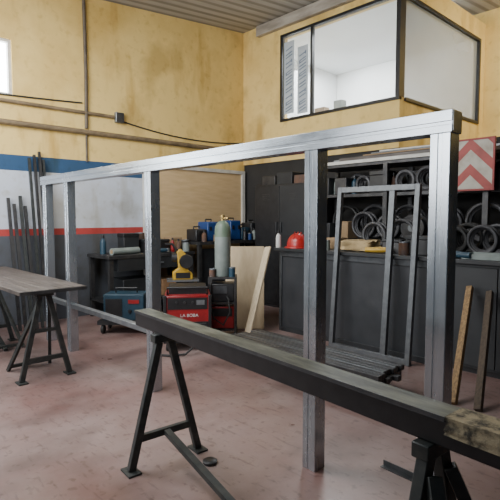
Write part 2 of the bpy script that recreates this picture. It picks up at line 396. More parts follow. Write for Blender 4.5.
x, y = on_beam(2.07); t2.location = (x, y, 0); t2.rotation_euler.z = ang
for s in (-1, 1): MB().bar((.03, s*.05, ZB-.2), (.28, s*.23, .01), .045, .04).build('back_leg', M_trest, t2, bev=.003)

# ---------- left platform on trestles ----------
pl = thing('plank_platform', 'dark scarred wooden platform laid flat on trestles at the left', 'platform', (-5.5, 1.64, .825))
for k in range(5):
    y0 = -.30+k*.12
    MB().box(-1.2, 1.2-random.uniform(0,.015), y0, y0+.117, 0, .035).build('plank', M_slab, pl, bev=.003)
MB().box(1.2, 1.215, -.295, .295, .002, .032).build('edge_strip', M_mill, pl)
def table_trestle(label):
    t = make_trestle(label, .825, .22, 'trestles under the platform', .5)
    for s in (-1, 1): MB().bar((.02, s*.05, .70), (.45, s*.2, .01), .03, .03).build('back_leg', M_trest, t)
    MB().box(.43, .46, -.2, .2, .03, .06).build('floor_bar', M_trest, t)
    MB().box(-.016, .016, -.13, .13, .44, .47).build('stretcher', M_trest, t)
    return t
t3 = table_trestle('dark trestle under the near right end of the wooden platform')
t3.location = (-4.5, 1.62, 0); t3.rotation_euler.z = pi
t4 = copy_tree(t3); t4.location = (-6.2, 1.62, 0); t4.rotation_euler.z = 0
t4['label'] = 'dark trestle under the far end of the wooden platform'

# ---------- floor bits ----------
p = Pz(210, 463); o = MB().lathe([(0,0),(.04,0),(.045,.006),(.045,.016),(.035,.022),(0,.022)]).build('floor_disc', M_black, loc=(p.x, p.y, 0))
tag(o, 'small black disc lying on the floor beside the left trestle', 'disc')
pA, pB = Pz(382, 466), Pz(432, 489); dd = pB-pA
ang2 = math.atan2(dd.y, dd.x); o = MB()
o.box(0, dd.length, -.018, .018, 0, .005); o.box(0, dd.length, .013, .018, .005, .035)
tag(o.build('steel_angle', M_dgs, loc=(pA.x, pA.y, 0), rz=ang2), 'dark steel angle bar lying on the floor behind the long beam', 'steel angle')

# ---------- left wall: leaning bars ----------
for k in range(8):
    px = (29, 34, 39, 43, 8, 14, 20, 25)[k]; top = (158, 155, 152, 160, 198, 204, 196, 206)[k]
    q = Pa(px, top, -6.95); base = Vector((q.x+.38, q.y-.02, .012))
    o = MB().bar((0,0,0), q-base, .04, .03).build('leaning_bar', M_mill if k % 3 else M_trest, loc=base)
    tag(o, 'tall dark steel bar leaning on the wall behind the left post' if k < 4 else 'shorter dark steel bar leaning at the left edge of the wall', 'steel bar',
        'tall bars leaning on the wall' if k < 4 else 'shorter bars leaning on the wall')

# ---------- workbench on the left wall ----------
wb1 = thing('workbench', 'dark steel workbench against the striped wall behind the frame', 'workbench', (-6.6, 3.9, 0))
MB().box(-.35, .35, -.75, .75, .90, .95).build('bench_top', M_mill, wb1, bev=.004)
for sx in (-.3, .3):
    for sy in (-.7, .7): MB().box(sx-.03, sx+.03, sy-.03, sy+.03, 0, .9).build('leg', M_mill, wb1)
MB().box(-.33, .33, -.73, .73, .25, .28).build('shelf', M_mill, wb1)
d_ = MB().box(-.05, .34, -.6, .6, .72, .9).build('drawer', M_cabd, wb1); MB().box(.34, .365, -.15, .15, .8, .82).build('handle', M_galv2, d_)
def bx(name, mt, lab, cat, x, y, z, sx, sy, sz, rz=0, grp=None, lid=None, bev=.008):
    t = thing(name, lab, cat, (x, y, z), rz, grp)
    MB().box(-sx/2, sx/2, -sy/2, sy/2, 0, sz*.8 if lid else sz).build('body', mt, t, bev=bev)
    if lid: MB().box(-sx/2-.006, sx/2+.006, -sy/2-.006, sy/2+.006, sz*.8, sz).build('lid', lid, t, bev=bev)
    return t
def bottle(x, y, h, r, mt, lab, z=1.10, cap=M_black, grp=None):
    t = thing('bottle', lab, 'bottle', (x, y, z), 0, grp)
    MB().lathe([(0,0),(r,0),(r,h*.6),(r*.85,h*.72),(r*.35,h*.82),(r*.35,h*.88),(0,h*.88)], n=20).build('body', mt, t)
    MB().lathe([(r*.45,h*.85),(r*.45,h),(0,h)], n=16).build('cap', cap, t); return t
def can(x, y, h, r, mt, lab, z, grp=None):
    t = thing('paint_can', lab, 'can', (x, y, z), 0, grp)
    MB().lathe([(0,0),(r,0),(r,h-.012),(0,h-.012)], n=22).build('body', mt, t)
    MB().lathe([(r*1.03,h-.014),(r*1.03,h),(r*.86,h),(r*.84,h-.008),(0,h-.008)], n=22).build('lid', M_galv2, t); return t
def grinder(x, y, z, rz, mt, lab, grp=None):
    t = thing('angle_grinder', lab, 'power tool', (x, y, z), rz, grp)
    MB().path([(-.14,0,.035),(-.06,0,.035),(.02,0,.038),(.09,0,.04)], [.028,.03,.034,.03], 14).build('body', mt, t)
    MB().lathe([(0,0),(.055,0),(.055,.006),(0,.006)], (.12,0,.01), 24).build('disc', M_mill, t)
    MB().lathe([(.028,.01),(.032,.03),(.03,.065),(0,.07)], (.11,0,0), 16).build('gear_head', M_galv2, t)
    MB().tube((.10,.02,.04), (.10,.12,.045), .013, 10).build('side_handle', M_black, t); return t
bx('tool_case', M_black, 'black tool case on the left workbench under the red stripe', 'tool case', -6.58, 4.1, .95, .3, .36, .2, .1, None, M_cabd)
bx('box', M_card, 'brown box on the left workbench beside the black tool case', 'box', -6.6, 4.46, .95, .25, .18, .22, 0, None, M_card)
bx('tool_case', M_cabd, 'dark grey tool case on the left workbench between pale roll and black case', 'tool case', -6.72, 3.72, .95, .2, .26, .30, 0, None, M_black)
bottle(-6.4, 4.32, .22, .03, M_red, 'red bottle on the left workbench in front of the brown box', .95)
bottle(-6.38, 4.42, .20, .035, M_rust, 'rusty brown bottle on the left workbench in front of the brown box', .95)
bottle(-6.38, 3.84, .26, .04, M_mill, 'dark bottle on the left workbench in front of the black case', .95)
bottle(-6.72, 3.30, .28, .045, M_teal, 'dark blue bottle at the left end of the left workbench', .95)
can(-6.33, 4.53, .14, .055, M_gray, 'grey green can at the right front corner of the left workbench', .95, 'cans on the left workbench')
can(-6.45, 4.60, .18, .065, M_cabd, 'dark grey can at the right end of the left workbench', .95, 'cans on the left workbench')
can(-6.85, 4.0, .30, .07, M_rust, 'rusty tall can behind the black case on the left workbench', .95, 'cans on the left workbench')
grinder(-6.32, 4.06, .95, 1.5, M_teal, 'dark blue angle grinder at the front of the left workbench')
o = thing('paper_roll', 'pale rolled sheet lying on the front of the left workbench', 'roll', (-6.42, 3.5, 1.0), .15)
MB().lathe([(.05,-.24),(.05,.24),(.03,.24),(.03,-.24)], ax=(0,1,0)).build('sheet', M_gray, o); MB().lathe([(.03,-.245),(.03,.245)], ax=(0,1,0)).build('core', M_card, o)
bx('crate', M_cabd, 'dark crate on the lower shelf of the left workbench', 'crate', -6.55, 3.7, .28, .4, .55, .3)
bx('crate', M_wood, 'brown crate beside the dark one under the left workbench', 'crate', -6.55, 4.3, .28, .4, .4, .25)
def bucket(px, py, r, h, mt, lab):
    q = Pz(px, py); t = thing('bucket', lab, 'bucket', (q.x, q.y, 0), TH)
    MB().lathe([(0,0),(r*.8,0),(r,h),(r*.93,h),(r*.75,.02),(0,.02)]).build('body', mt, t)
    MB().path([(r*.98*cos(k*pi/10), -.02-r*.5*sin(k*pi/10), h-.01+r*.5*sin(k*pi/10)) for k in range(11)], .005, 6).build('handle', M_galv2, t)
bucket(152, 322, .14, .27, M_cabd, 'dark grey bucket on the floor between blue box and red machine')

# blue box on a low dolly
p = Pz(127, 318, .17)
dl = thing('dolly', 'low black dolly carrying the blue metal box', 'dolly', (p.x, p.y, 0), TH)
MB().box(-.33, .33, -.2, .2, .12, .17).build('deck', M_black, dl)
for sx in (-.27, .27):
    for sy in (-.15, .15): MB().lathe([(0,-.02),(.05,-.02),(.06,-.01),(.06,.01),(.05,.02),(0,.02)], (sx, sy, .06), 18, (1,0,0)).build('wheel', M_rub, dl)
t = thing('metal_box', 'dark blue metal equipment box standing on the low dolly', 'metal box', (p.x, p.y, .17), TH)
MB().box(-.26, .26, -.16, .16, 0, .34).build('body', M_teal, t, bev=.012)
MB().box(-.23, -.02, -.168, -.16, .06, .28).build('front_panel', M_black, t)
MB().box(.06, .2, -.168, -.16, .22, .27).build('plate', M_red, t)
for k in range(2): MB().lathe([(0,0),(.025,0),(.02,.02),(0,.02)], (.08+k*.09, -.16, .12), 14, (0,-1,0)).build('knob', M_black, t)
MB().path([(-.14,0,.34),(-.14,0,.40),(.14,0,.40),(.14,0,.34)], .012).build('handle', M_black, t)

# ---------- panel and shelf at the corner ----------
pn = thing('partition_board', 'large plain tan panel edged in white beside the room corner', 'panel', (-6.96, 5.25, 0))
zt = 2.32
MB().box(-.02, .02, -1.05, 1.05, .1, zt).build('sheet', M_ply, pn)
e = MB(); e.box(-.03, .06, -1.11, -1.04, 0, zt+.06); e.box(-.03, .06, 1.03, 1.1, 0, zt+.06); e.box(-.03, .06, -1.04, 1.03, zt, zt+.06)
e.build('edging', M_trim, pn)
b2 = thing('workbench', 'tall dark bench by the tan panel holding blue tool cases', 'workbench', (-6.49, 5.45, 0))
MB().box(-.38, .35, -.78, .78, 1.05, 1.1).build('bench_top', M_mill, b2)
for sy in (-.74, .74):
    for sx in (-.33, .28): MB().box(sx-.03, sx+.03, sy-.03, sy+.03, 0, 1.05).build('leg', M_mill, b2)
MB().box(-.36, .3, -.74, .74, .1, .13).build('shelf', M_mill, b2); MB().box(.25, .27, -.71, .71, .16, .98).build('front_panel', M_cabd, b2)
def case(y, w_, h_, mt, lab, grp='blue cases on the tall bench'):
    t = thing('tool_case', lab, 'tool case', (-6.42, y, 1.1), 0, grp)
    MB().box(-.14, .14, -w_/2, w_/2, 0, h_).build('body', mt, t, bev=.02)
    MB().path([(.0,-.06,h_),(.0,-.06,h_+.04),(.0,.06,h_+.04),(.0,.06,h_)], .012).build('handle', M_black, t)
    for s in (-1, 1): MB().box(.14, .155, s*w_*.28-.02, s*w_*.28+.02, h_*.55, h_*.75).build('latch', M_black, t)
case(4.81, .22, .20, M_black, 'black tool case nearest the front end of the tall bench')
case(5.06, .24, .32, M_blue, 'tall blue tool case, second along the tall bench')
case(5.31, .22, .26, M_blue, 'lower blue tool case, third along the tall bench')
case(5.56, .24, .34, M_blue, 'tallest blue tool case, fourth along the tall bench')
case(5.80, .20, .22, M_teal, 'dark teal tool case, fifth along the tall bench')
case(6.04, .22, .30, M_cabd, 'dark grey tool case at the corner end of the tall bench')
for k, (y, h_, mt, nm) in enumerate(((4.80, .18, M_rust, 'rusty'), (5.18, .22, M_mill, 'dark steel'), (5.70, .2, M_black, 'black'), (5.92, .2, M_gray, 'grey green'))):
    bottle(-6.2, y, h_, .04, mt, nm+' bottle at the front edge of the tall bench', 1.1, M_black, 'bottles on the tall bench')
for k, (y, h_, mt, nm) in enumerate(((5.05, .11, M_card, 'brown'), (5.31, .12, M_cabd, 'dark grey'), (5.81, .12, M_blue, 'blue'), (6.04, .13, M_mill, 'dark steel'))):
    can(-6.2, y, h_, .045, mt, nm+' can between bottles at the front of the tall bench', 1.1, 'cans on the tall bench')

# ---------- red welder, cart, cylinder, yellow machine ----------
p = Pz(188, 346)
wd = thing('welding_machine', 'red and black welding machine on casters with small white lettering', 'welding machine', (p.x, p.y, 0), TH+.12)
MB().box(-.26, .26, -.20, .26, .14, .63).build('body', M_red, wd, bev=.02)
MB().box(-.23, .23, -.208, -.20, .17, .33).build('vent_panel', M_black, wd)
v = MB()
for k in range(6): v.box(-.21, .21, -.214, -.208, .185+k*.024, .194+k*.024)
v.build('vent_slats', M_dgs, wd)
MB().box(-.27, .27, -.22, .28, .09, .14).build('base', M_black, wd, bev=.008)
for s in (-1, 1): MB().box(s*.25-.018, s*.25+.018, -.215, -.19, .14, .63).build('corner_guard', M_black, wd, bev=.004)
for sx in (-.22, .22):
    for sy in (-.18, .22): MB().lathe([(0,-.02),(.035,-.02),(.045,-.01),(.045,.01),(.035,.02),(0,.02)], (sx, sy, .045), 18, (1,0,0)).build('caster', M_rub, wd)
MB().path([(-.22,-.16,.63),(-.22,-.24,.72),(.22,-.24,.72),(.22,-.16,.63)], .014).build('handle', M_black, wd)
MB().box(-.21, .21, -.12, .23, .63, .71).build('tray', M_black, wd)
MB().box(-.22, .22, -.206, -.2, .47, .60).build('control_strip', M_black, wd)
for k in range(3): MB().lathe([(.0,0),(.015,0),(.013,.015),(0,.015)], (-.12+k*.09, -.206, .55), 14, (0,-1,0)).build('knob', M_mill, wd)
MB().box(.10, .19, -.209, -.206, .52, .575).build('display', M_galv2, wd)
hp = [(.12,-.21,.24),(.14,-.30,.22),(.10,-.36,.12),(-.02,-.40,.02),(-.2,-.42,.015),(-.34,-.36,.015),(-.42,-.2,.015),(-.36,-.02,.015)]
MB().path(hp, .012, 8).build('welding_hose', M_rub, wd)
cu = bpy.data.curves.new('lettering', 'FONT'); cu.body = 'LA BOBA'; cu.size = .05; cu.extrude = .002; cu.align_x = 'CENTER'
to = bpy.data.objects.new('tmp', cu); C.objects.link(to); bpy.context.view_layer.update()
me = bpy.data.meshes.new_from_object(to.evaluated_get(bpy.context.evaluated_depsgraph_get())); bpy.data.objects.remove(to)
me.materials.clear(); me.materials.append(M_paper)
tx = bpy.data.objects.new('lettering', me); C.objects.link(tx); tx.parent = wd; tx.location = (.02, -.203, .385); tx.rotation_euler = (R(90), 0, 0)
p = Pz(223, 336)
ct = thing('equipment_cart', 'dark open equipment cart with a red unit below and cylinder on top', 'cart', (p.x, p.y, 0), TH)
for z in (.10, .43, .74): MB().box(-.17, .17, -.15, .17, z, z+.025).build('shelf', M_mill, ct)
for sx in (-.16, .16):
    for sy in (-.14, .16):
        MB().box(sx-.013, sx+.013, sy-.013, sy+.013, .09, .764).build('upright', M_mill, ct)
        MB().lathe([(0,-.018),(.035,-.018),(.045,-.009),(.045,.009),(.035,.018),(0,.018)], (sx, sy, .045), 18, (1,0,0)).build('caster', M_rub, ct)
u_ = MB().box(-.145, .145, -.13, .14, .125, .40).build('lower_unit', M_red, ct, bev=.01); u_['label'] = 'red unit on the lower shelf'
MB().box(-.12, .12, -.137, -.13, .28, .38).build('face_plate', M_black, u_)
u_ = MB().box(-.145, .145, -.12, .14, .455, .68).build('upper_unit', M_black, ct, bev=.01)
MB().box(-.11, .06, -.127, -.12, .56, .65).build('face_plate', M_dgs, u_)
h_ = [(.06,-.13,.52),(.08,-.20,.50),(.10,-.24,.35),(.02,-.26,.2),(-.10,-.25,.28),(-.14,-.2,.45)]
MB().path(h_, .011, 8).build('hose', M_rub, ct)
gc = thing('gas_cylinder', 'grey green gas cylinder with a greener shoulder standing on the equipment cart', 'gas cylinder', (p.x, p.y, .765), TH)
MB().lathe([(0,0),(.09,0),(.10,.015),(.10,.49),(0,.49)]).build('body', M_gray, gc)
MB().lathe([(.10,.49),(.10,.56),(.095,.61),(.075,.655),(.045,.685),(.03,.69),(0,.69)]).build('shoulder', M_green, gc)
MB().lathe([(.02,.69),(.02,.73),(.03,.73),(.03,.76),(0,.76)]).build('valve', M_brass, gc)
MB().tube((0,0,.72), (.07,-.03,.72), .014).build('outlet', M_brass, gc)
q = Vector((p.x, p.y, 0))+Rt*.12-Fh*.08; can(q.x, q.y, .12, .04, M_teal, 'dark blue can on the equipment cart right of the gas cylinder', .765, 'cans on the equipment cart')
q = Vector((p.x, p.y, 0))-Rt*.125-Fh*.08; can(q.x, q.y, .10, .038, M_rust, 'rusty can on the equipment cart left of the gas cylinder', .765, 'cans on the equipment cart')
p = Pz(183, 322)
ym = thing('saw_machine', 'yellow and black workshop machine standing behind the red welding machine', 'machine', (p.x, p.y, 0), TH+.2)
MB().box(-.2, .2, -.18, .18, 0, .04).build('base', M_black, ym)
MB().box(-.09, .09, -.08, .08, .04, .60).build('pedestal', M_black, ym, bev=.01)
MB().box(-.22, .22, -.15, .15, .60, .62).build('work_table', M_galv2, ym)
MB().prism([(-.14,.62),(.14,.62),(.14,.70),(.07,.76),(.05,.98),(-.02,1.05),(-.08,1.02),(-.06,.78),(-.14,.72)], -.08, .08).build('body', M_yelp, ym, bev=.012)
MB().box(-.1, .1, -.088, -.08, .64, .72).build('switch_panel', M_black, ym)
MB().lathe([(0,-.04),(.09,-.04),(.10,-.02),(.10,.02),(.09,.04),(0,.04)], (.05, -.12, .88), 26, (0,1,0)).build('guard', M_black, ym)
MB().lathe([(0,-.05),(.06,-.05),(.06,.05),(0,.05)], (-.1, 0, .93), 20, (1,0,0)).build('motor', M_mill, ym)
MB().path([(-.06,0,1.01),(-.14,0,1.12),(-.24,0,1.12)], .018).build('handle', M_black, ym)

# ---------- long bench: solid steel bench and cabinets ----------
A0 = Pb(279, 260, 4.6).x
ed = [A0, A0+2.2, A0+3.25, A0+4.3]
ob = thing('steel_bench', 'large solid near-black steel bench behind the leaning door frame', 'bench', ((ed[0]+ed[1])/2, 5.0, 0))
hw = (ed[1]-ed[0])/2-.005
MB().box(-hw, hw, -.38, .4, .0, 1.06).build('body', M_cab, ob, bev=.004)
MB().box(-hw, hw, -.4, -.38, .99, 1.06).build('front_rail', M_dgs, ob, bev=.003)
MB().box(-hw, -hw+.04, -.4, -.38, .0, .99).build('corner_post', M_dgs, ob, bev=.003)
MB().box(hw-.04, hw, -.4, -.38, .0, .99).build('corner_post', M_dgs, ob, bev=.003)
MB().box(-hw+.04, hw-.04, -.4, -.38, .0, .06).build('plinth', M_cabd, ob, bev=.003)
for k in range(1, 3):
    x0, x1_ = ed[k]+.005, ed[k+1]-.005; wdt = x1_-x0
    cbt = thing('cabinet', ('', 'dark cabinet behind the right post and leaning sticks', 'dark cabinet at the right end of the long worktop')[k], 'cabinet', ((x0+x1_)/2, 5.0, 0), 0, 'cabinets under the long worktop')
    MB().box(-wdt/2, wdt/2, -.38, .4, .06, 1.06).build('body', M_cabd, cbt, bev=.005)
    MB().box(-wdt/2+.03, wdt/2-.03, -.33, .38, 0, .06).build('plinth', M_black, cbt)
    for s in (-1, 1):
        dr = MB().box(min(0, s*(wdt/2-.02))+.004, max(0, s*(wdt/2-.02))-.004, -.4, -.38, .09, 1.03).build('door', M_cabd, cbt, bev=.003)
        MB().box(s*.05-.01, s*.05+.01, -.425, -.4, .62, .76).build('handle', M_galv2, dr)
tag(MB().box(ed[0]-.05, ed[3]+.05, 4.55, 5.42, 1.06, 1.10).build('worktop', M_cabd, bev=.004), 'long dark worktop running over the steel bench and cabinets', 'worktop')

# things on the worktop
p = Pb(296, 238, 4.68)
hm = thing('safety_helmet', 'red safety helmet sitting at the front of the long worktop', 'helmet', (p.x, 4.72, 1.10), TH-.2)
MB().lathe([(0,.0),(.145,0),(.148,.02),(.142,.07),(.125,.12),(.095,.16),(.055,.185),(0,.195)], n=36).build('shell', M_helm, hm, ang=60)
MB().lathe([(.0,0),(.175,0),(.178,.006),(.175,.014),(0,.02)], n=36).build('brim', M_helm, hm)
r_ = MB()
for s in (-.04, 0, .04): r_.path([(s, -.12+.024*k, .118+.085*sin(pi*k/10)) for k in range(11)], .008, 6)
r_.build('crown_ridges', M_helm, hm)
p = Pb(357, 243, 4.75)
bg = MB().box(-.2, .2, -.12, .12, 0, .11); bg.jitter(.012, 4)
tag(bg.build('canvas_bag', M_tan, loc=(p.x, 4.8, 1.115), ang=80), 'tan canvas bag slumped on the long worktop behind the leaning frame', 'bag')
bottle(A0-.01, 4.60, .22, .035, M_paper, 'white bottle on the left end of the long worktop')
bottle(A0+.02, 4.9, .20, .04, M_teal, 'dark blue bottle behind the white bottle on the worktop')
bottle(Pb(319, 240, 4.9).x, 4.9, .22, .05, M_mill, 'dark bottle right of the red helmet on the worktop')
bottle(Pb(313, 240, 5.2).x, 5.2, .28, .045, M_black, 'tall black bottle at the back of the worktop behind the red helmet')
p = Pb(333, 240, 4.9); bx('box', M_card, 'small cardboard box on the worktop between dark bottle and canvas bag', 'box', p.x, 4.95, 1.1, .2, .22, .14)
p = Pb(427, 240, 4.9); bx('tool_case', M_black, 'black box on the worktop behind the right post', 'tool case', p.x, 4.86, 1.1, .34, .26, .2, .1, None, M_cabd)
p = Pb(390, 245, 4.8); bx('tool_case', M_mill, 'dark steel box on the worktop just right of the canvas bag', 'tool case', p.x, 4.9, 1.1, .22, .2, .15, .2, None, M_black)
grinder(Pb(378, 250, 4.66).x, 4.66, 1.1, .3, M_yelp, 'yellow angle grinder on the worktop right of the canvas bag')
grinder(Pb(458, 252, 4.66).x, 4.66, 1.1, 2.9, M_teal, 'dark blue angle grinder on the worktop right of the right post')
can(Pb(326, 245, 4.68).x, 4.68, .12, .05, M_gray, 'grey green can at the front of the worktop before the cardboard box', 1.1, 'cans on the long worktop')
can(Pb(404, 245, 4.7).x, 4.7, .14, .055, M_rust, 'rusty can at the front of the worktop left of the right post', 1.1, 'cans on the long worktop')
p = Pb(492, 255, 4.8)
tr = thing('plastic_tray', 'pale plastic tray on the worktop at the right edge', 'tray', (p.x, 4.80, 1.1), .1)
MB().box(-.22, .22, -.14, .14, 0, .02).build('bottom', M_gray, tr)
q = MB(); q.box(-.22,.22,-.15,-.135,0,.05); q.box(-.22,.22,.135,.15,0,.05); q.box(-.23,-.215,-.15,.15,0,.05); q.box(.215,.23,-.15,.15,0,.05); q.build('rim', M_gray, tr)

# ---------- black locker ----------
x0, x1 = Pb(255, 220, 5.7).x, Pb(308, 220, 5.7).x; wl = x1-x0
lk = thing('storage_locker', 'tall solid black two door locker between panel and shelving rack', 'locker', ((x0+x1)/2, 6.0, 0))
MB().box(-wl/2, wl/2, -.3, .3, .06, 2.03).build('body', M_black, lk, bev=.006)
MB().box(-wl/2+.03, wl/2-.03, -.27, .27, 0, .06).build('plinth', M_black, lk)
for s in (-1, 1):
    dr = MB().box(min(0, s*(wl/2-.02))+.004, max(0, s*(wl/2-.02))-.004, -.32, -.3, .10, 2.0).build('door', M_cabd if s > 0 else M_black, lk, bev=.003)
    MB().box(s*.05-.01, s*.05+.01, -.345, -.32, 1.25, 1.42).build('handle', M_dgs, dr)
    v = MB()
    for k in range(4): v.box(s*wl/4-.09, s*wl/4+.09, -.324, -.32, 1.78+k*.03, 1.79+k*.03)
    v.build('vent_slots', M_mill, dr)
for k, (dx, s_, h_, mt, nm) in enumerate(((.2, .3, .16, M_mill, 'dark steel'), (.56, .34, .2, M_cabd, 'dark grey'), (.9, .26, .14, M_rust, 'rusty'))):
    bx('storage_box', mt, nm+' box lying on top of the black locker', 'box', x0+dx, 6.0, 2.03, s_, .35, h_, 0, 'boxes on the black locker')

# ---------- shelving rack ----------
RX0, RX1 = x1+.12, .4
rk = thing('shelving_rack', 'long dark steel shelving rack against the back wall under the office', 'rack', ((RX0+RX1)/2, 5.95, 0))
hw = (RX1-RX0)/2
for k in range(5):
    x = -hw+k*hw/2
    for y in (-.33, .33): MB().box(x-.03, x+.03, y-.03, y+.03, 0, 2.2).build('upright', M_mill, rk)
for z in (.3, 1.15, 1.78, 2.2): MB().box(-hw, hw, -.3, .3, z, z+.04).build('shelf', M_mill, rk)
for k, (y, z, l, x, mt) in enumerate(((5.68, 2.241, 2.6, -3.15, M_trim), (5.82, 2.241, 2.4, -3.1, M_wood), (5.96, 2.241, 2.1, -3.3, M_pal), (5.69, 2.284, 1.9, -3.2, M_slab), (5.83, 2.284, 2.3, -3.2, M_galv2))):
    o = MB().box(-l/2, l/2, -.055, .055, 0, .042).build('board', mt, loc=(x, y, z))
    tag(o, ('off white board at the front of the lower layer on the rack', 'brown board in the middle of the lower layer on the rack', 'pale wooden board at the back of the lower layer on the rack', 'dark board at the front of the upper layer on the rack', 'grey steel board on the upper layer atop the rack')[k], 'board', 'boards on top of the rack')
for k, (z, mt, nm) in enumerate(((2.327, M_card, 'brown'), (2.343, M_dgs, 'dark steel'), (2.359, M_trim, 'off white'))):
    o = MB().box(-.75+k*.08, .75-k*.05, -.14, .14, 0, .015).build('sheet', mt, loc=(-3.0+k*.05, 5.76, z), rz=.01*k)
    tag(o, nm+' thin sheet in the pile on top of the rack boards', 'sheet', 'sheets on top of the rack')
def coil(x, y, z, Rr, r, n, lab, mt, grp):
    c = MB()
    for k in range(n):
        rr = Rr-.012*(k % 3)
        c.ring((0, (k-(n-1)/2)*r*1.7, Rr+r+.01), (.05*sin(k*2.1), 1, .05*cos(k*1.7)), rr, r, 34, 8)
    return tag(c.build('hose_coil', mt, loc=(x, y, z)), lab, 'hose coil', grp)
def reel(x, y, z, Rr, w_, lab, mt, grp):
    t = thing('cable_reel', lab, 'reel', (x, y, z+Rr), random.uniform(-.2,.2), grp)
    for s in (-1, 1): MB().lathe([(.05,s*w_/2-.008),(Rr,s*w_/2-.008),(Rr,s*w_/2+.008),(.05,s*w_/2+.008)], n=30, ax=(0,1,0)).build('flange', mt, t)
    c = MB()
    for k in range(4): c.ring((0,(k-1.5)*w_*.2,0), (0,1,0), Rr*.78, w_*.11, 28, 8)
    c.build('winding', M_hose, t); MB().lathe([(.05,-w_*.7),(.05,w_*.7)], n=16, ax=(0,1,0)).build('hub', M_galv2, t)
    return t
ords = ['first','second','third','fourth','fifth','sixth','seventh','eighth','ninth','tenth','eleventh','twelfth','thirteenth','fourteenth','fifteenth','sixteenth']
CN = {M_cabd:'dark grey', M_black:'black', M_card:'brown', M_mill:'dark steel', M_rust:'rusty', M_hose:'dark', M_wire:'dull grey', M_rub:'black', M_tan:'tan', M_gray:'grey green', M_teal:'dark blue', M_paper:'white', M_red:'red'}
def row(y, z, maxh, seq, shelf, xs):
    x = xs
    for i, (kind, wd_, mt) in enumerate(seq):
        lab = f"{CN[mt]} {{}}, {ords[i]} item from the locker on the {shelf}"; g = f'things on the {shelf}'; cx = x+wd_/2
        if kind == 'b': bx('storage_box', mt, lab.format('box'), 'box', cx, y, z, wd_-.02, .24, min(maxh, random.uniform(.16,.30)), random.uniform(-.05,.05), g, mt if i % 2 else None)
        elif kind == 'c': coil(cx, y, z, wd_/2-.03, random.uniform(.015,.024), random.choice((4,5)), lab.format('hose coil'), mt, g)
        elif kind == 'r': reel(cx, y, z, wd_/2-.01, .13, lab.format('cable reel'), mt, g)
        else: bottle(cx, y, min(maxh, .26), wd_/2-.008, mt, lab.format('bottle'), z, M_black, g)
        x += wd_
row(5.78, 1.19, .5, [('b',.28,M_cabd),('t',.1,M_gray),('b',.22,M_card),('c',.40,M_hose),('c',.36,M_wire),('r',.36,M_mill),('c',.46,M_hose),('c',.5,M_wire),('c',.5,M_hose),('c',.5,M_wire),('r',.46,M_mill)], 'middle shelf front row', RX0+.06)
row(6.08, 1.19, .5, [('c',.5,M_rub),('c',.5,M_hose),('c',.5,M_wire),('c',.5,M_hose),('c',.5,M_rub),('r',.5,M_mill),('c',.5,M_hose),('c',.5,M_wire)], 'middle shelf back row', RX0+.1)
row(5.76, 1.82, .32, [('b',.26,M_cabd),('t',.09,M_gray),('b',.22,M_mill),('t',.10,M_teal),('c',.26,M_hose),('b',.26,M_black),('t',.08,M_rust),('c',.30,M_wire),('c',.32,M_hose),('r',.28,M_mill),('c',.32,M_hose),('b',.24,M_cabd)], 'upper shelf front row', RX0+.06)
row(6.05, 1.82, .34, [('b',.36,M_black),('c',.32,M_hose),('b',.34,M_cabd),('c',.32,M_rub),('b',.30,M_mill),('c',.34,M_hose),('b',.34,M_black),('c',.34,M_rub)], 'upper shelf back row', RX0+.06)
# coils standing on the worktop in two staggered ranks in front of the rack
for k, (px, b_, Rr, r, mt, nm) in enumerate(((443, 5.32, .14, .016, M_hose, 'grey black hose coil standing at the back of the worktop right of the right post'), (470, 5.32, .145, .02, M_rub, 'thick black hose coil at the back of the worktop below the striped sign'),
        (499, 5.32, .145, .015, M_wire, 'dull grey wire coil standing at the back of the worktop at the right edge'), (456, 5.10, .13, .018, M_rub, 'small black coil standing forward on the worktop left of the striped sign'), (484, 5.10, .14, .016, M_hose, 'small dark coil standing forward on the worktop behind the pale tray'), (403, 5.2, .17, .017, M_hose, 'dark coil standing on the worktop behind the right upright of the door frame'), (376, 5.2, .15, .016, M_wire, 'dull grey wire coil standing on the worktop behind the yellow grinder'))):
    q = Pb(px, 225, b_); coil(q.x, b_, 1.10, Rr, r, 4, nm, mt, 'coils standing on the worktop')

# ---------- chevron sign ----------
q0, q1 = Pb(449, 190, 5.5), Pb(494, 138, 5.5)
sg = thing('chevron_sign', 'worn red and white striped board standing above the rack coils', 'sign', ((q0.x+q1.x)/2, 5.5, q0.z))
ws, hs = q1.x-q0.x, q1.z-q0.z
MB().box(-ws/2, ws/2, -.01, .01, 0, hs).build('board', M_chev, sg)
M_fred = mat('faded_red_rim', (.30,.04,.035), (.22,.03,.028), rough=.6)
e = MB(); e.box(-ws/2-.02,-ws/2,-.015,.015,0,hs); e.box(ws/2,ws/2+.02,-.015,.015,0,hs); e.box(-ws/2-.02,ws/2+.02,-.015,.015,hs,hs+.02); e.box(-ws/2-.02,ws/2+.02,-.015,.015,-.02,0)
e.build('rim', M_fred, sg)
MB().box(-.02, .02, .012, .11, -.0, .04).build('bracket', M_mill, sg); MB().box(-.02, .02, .012, .11, hs-.1, hs-.06).build('bracket', M_mill, sg)

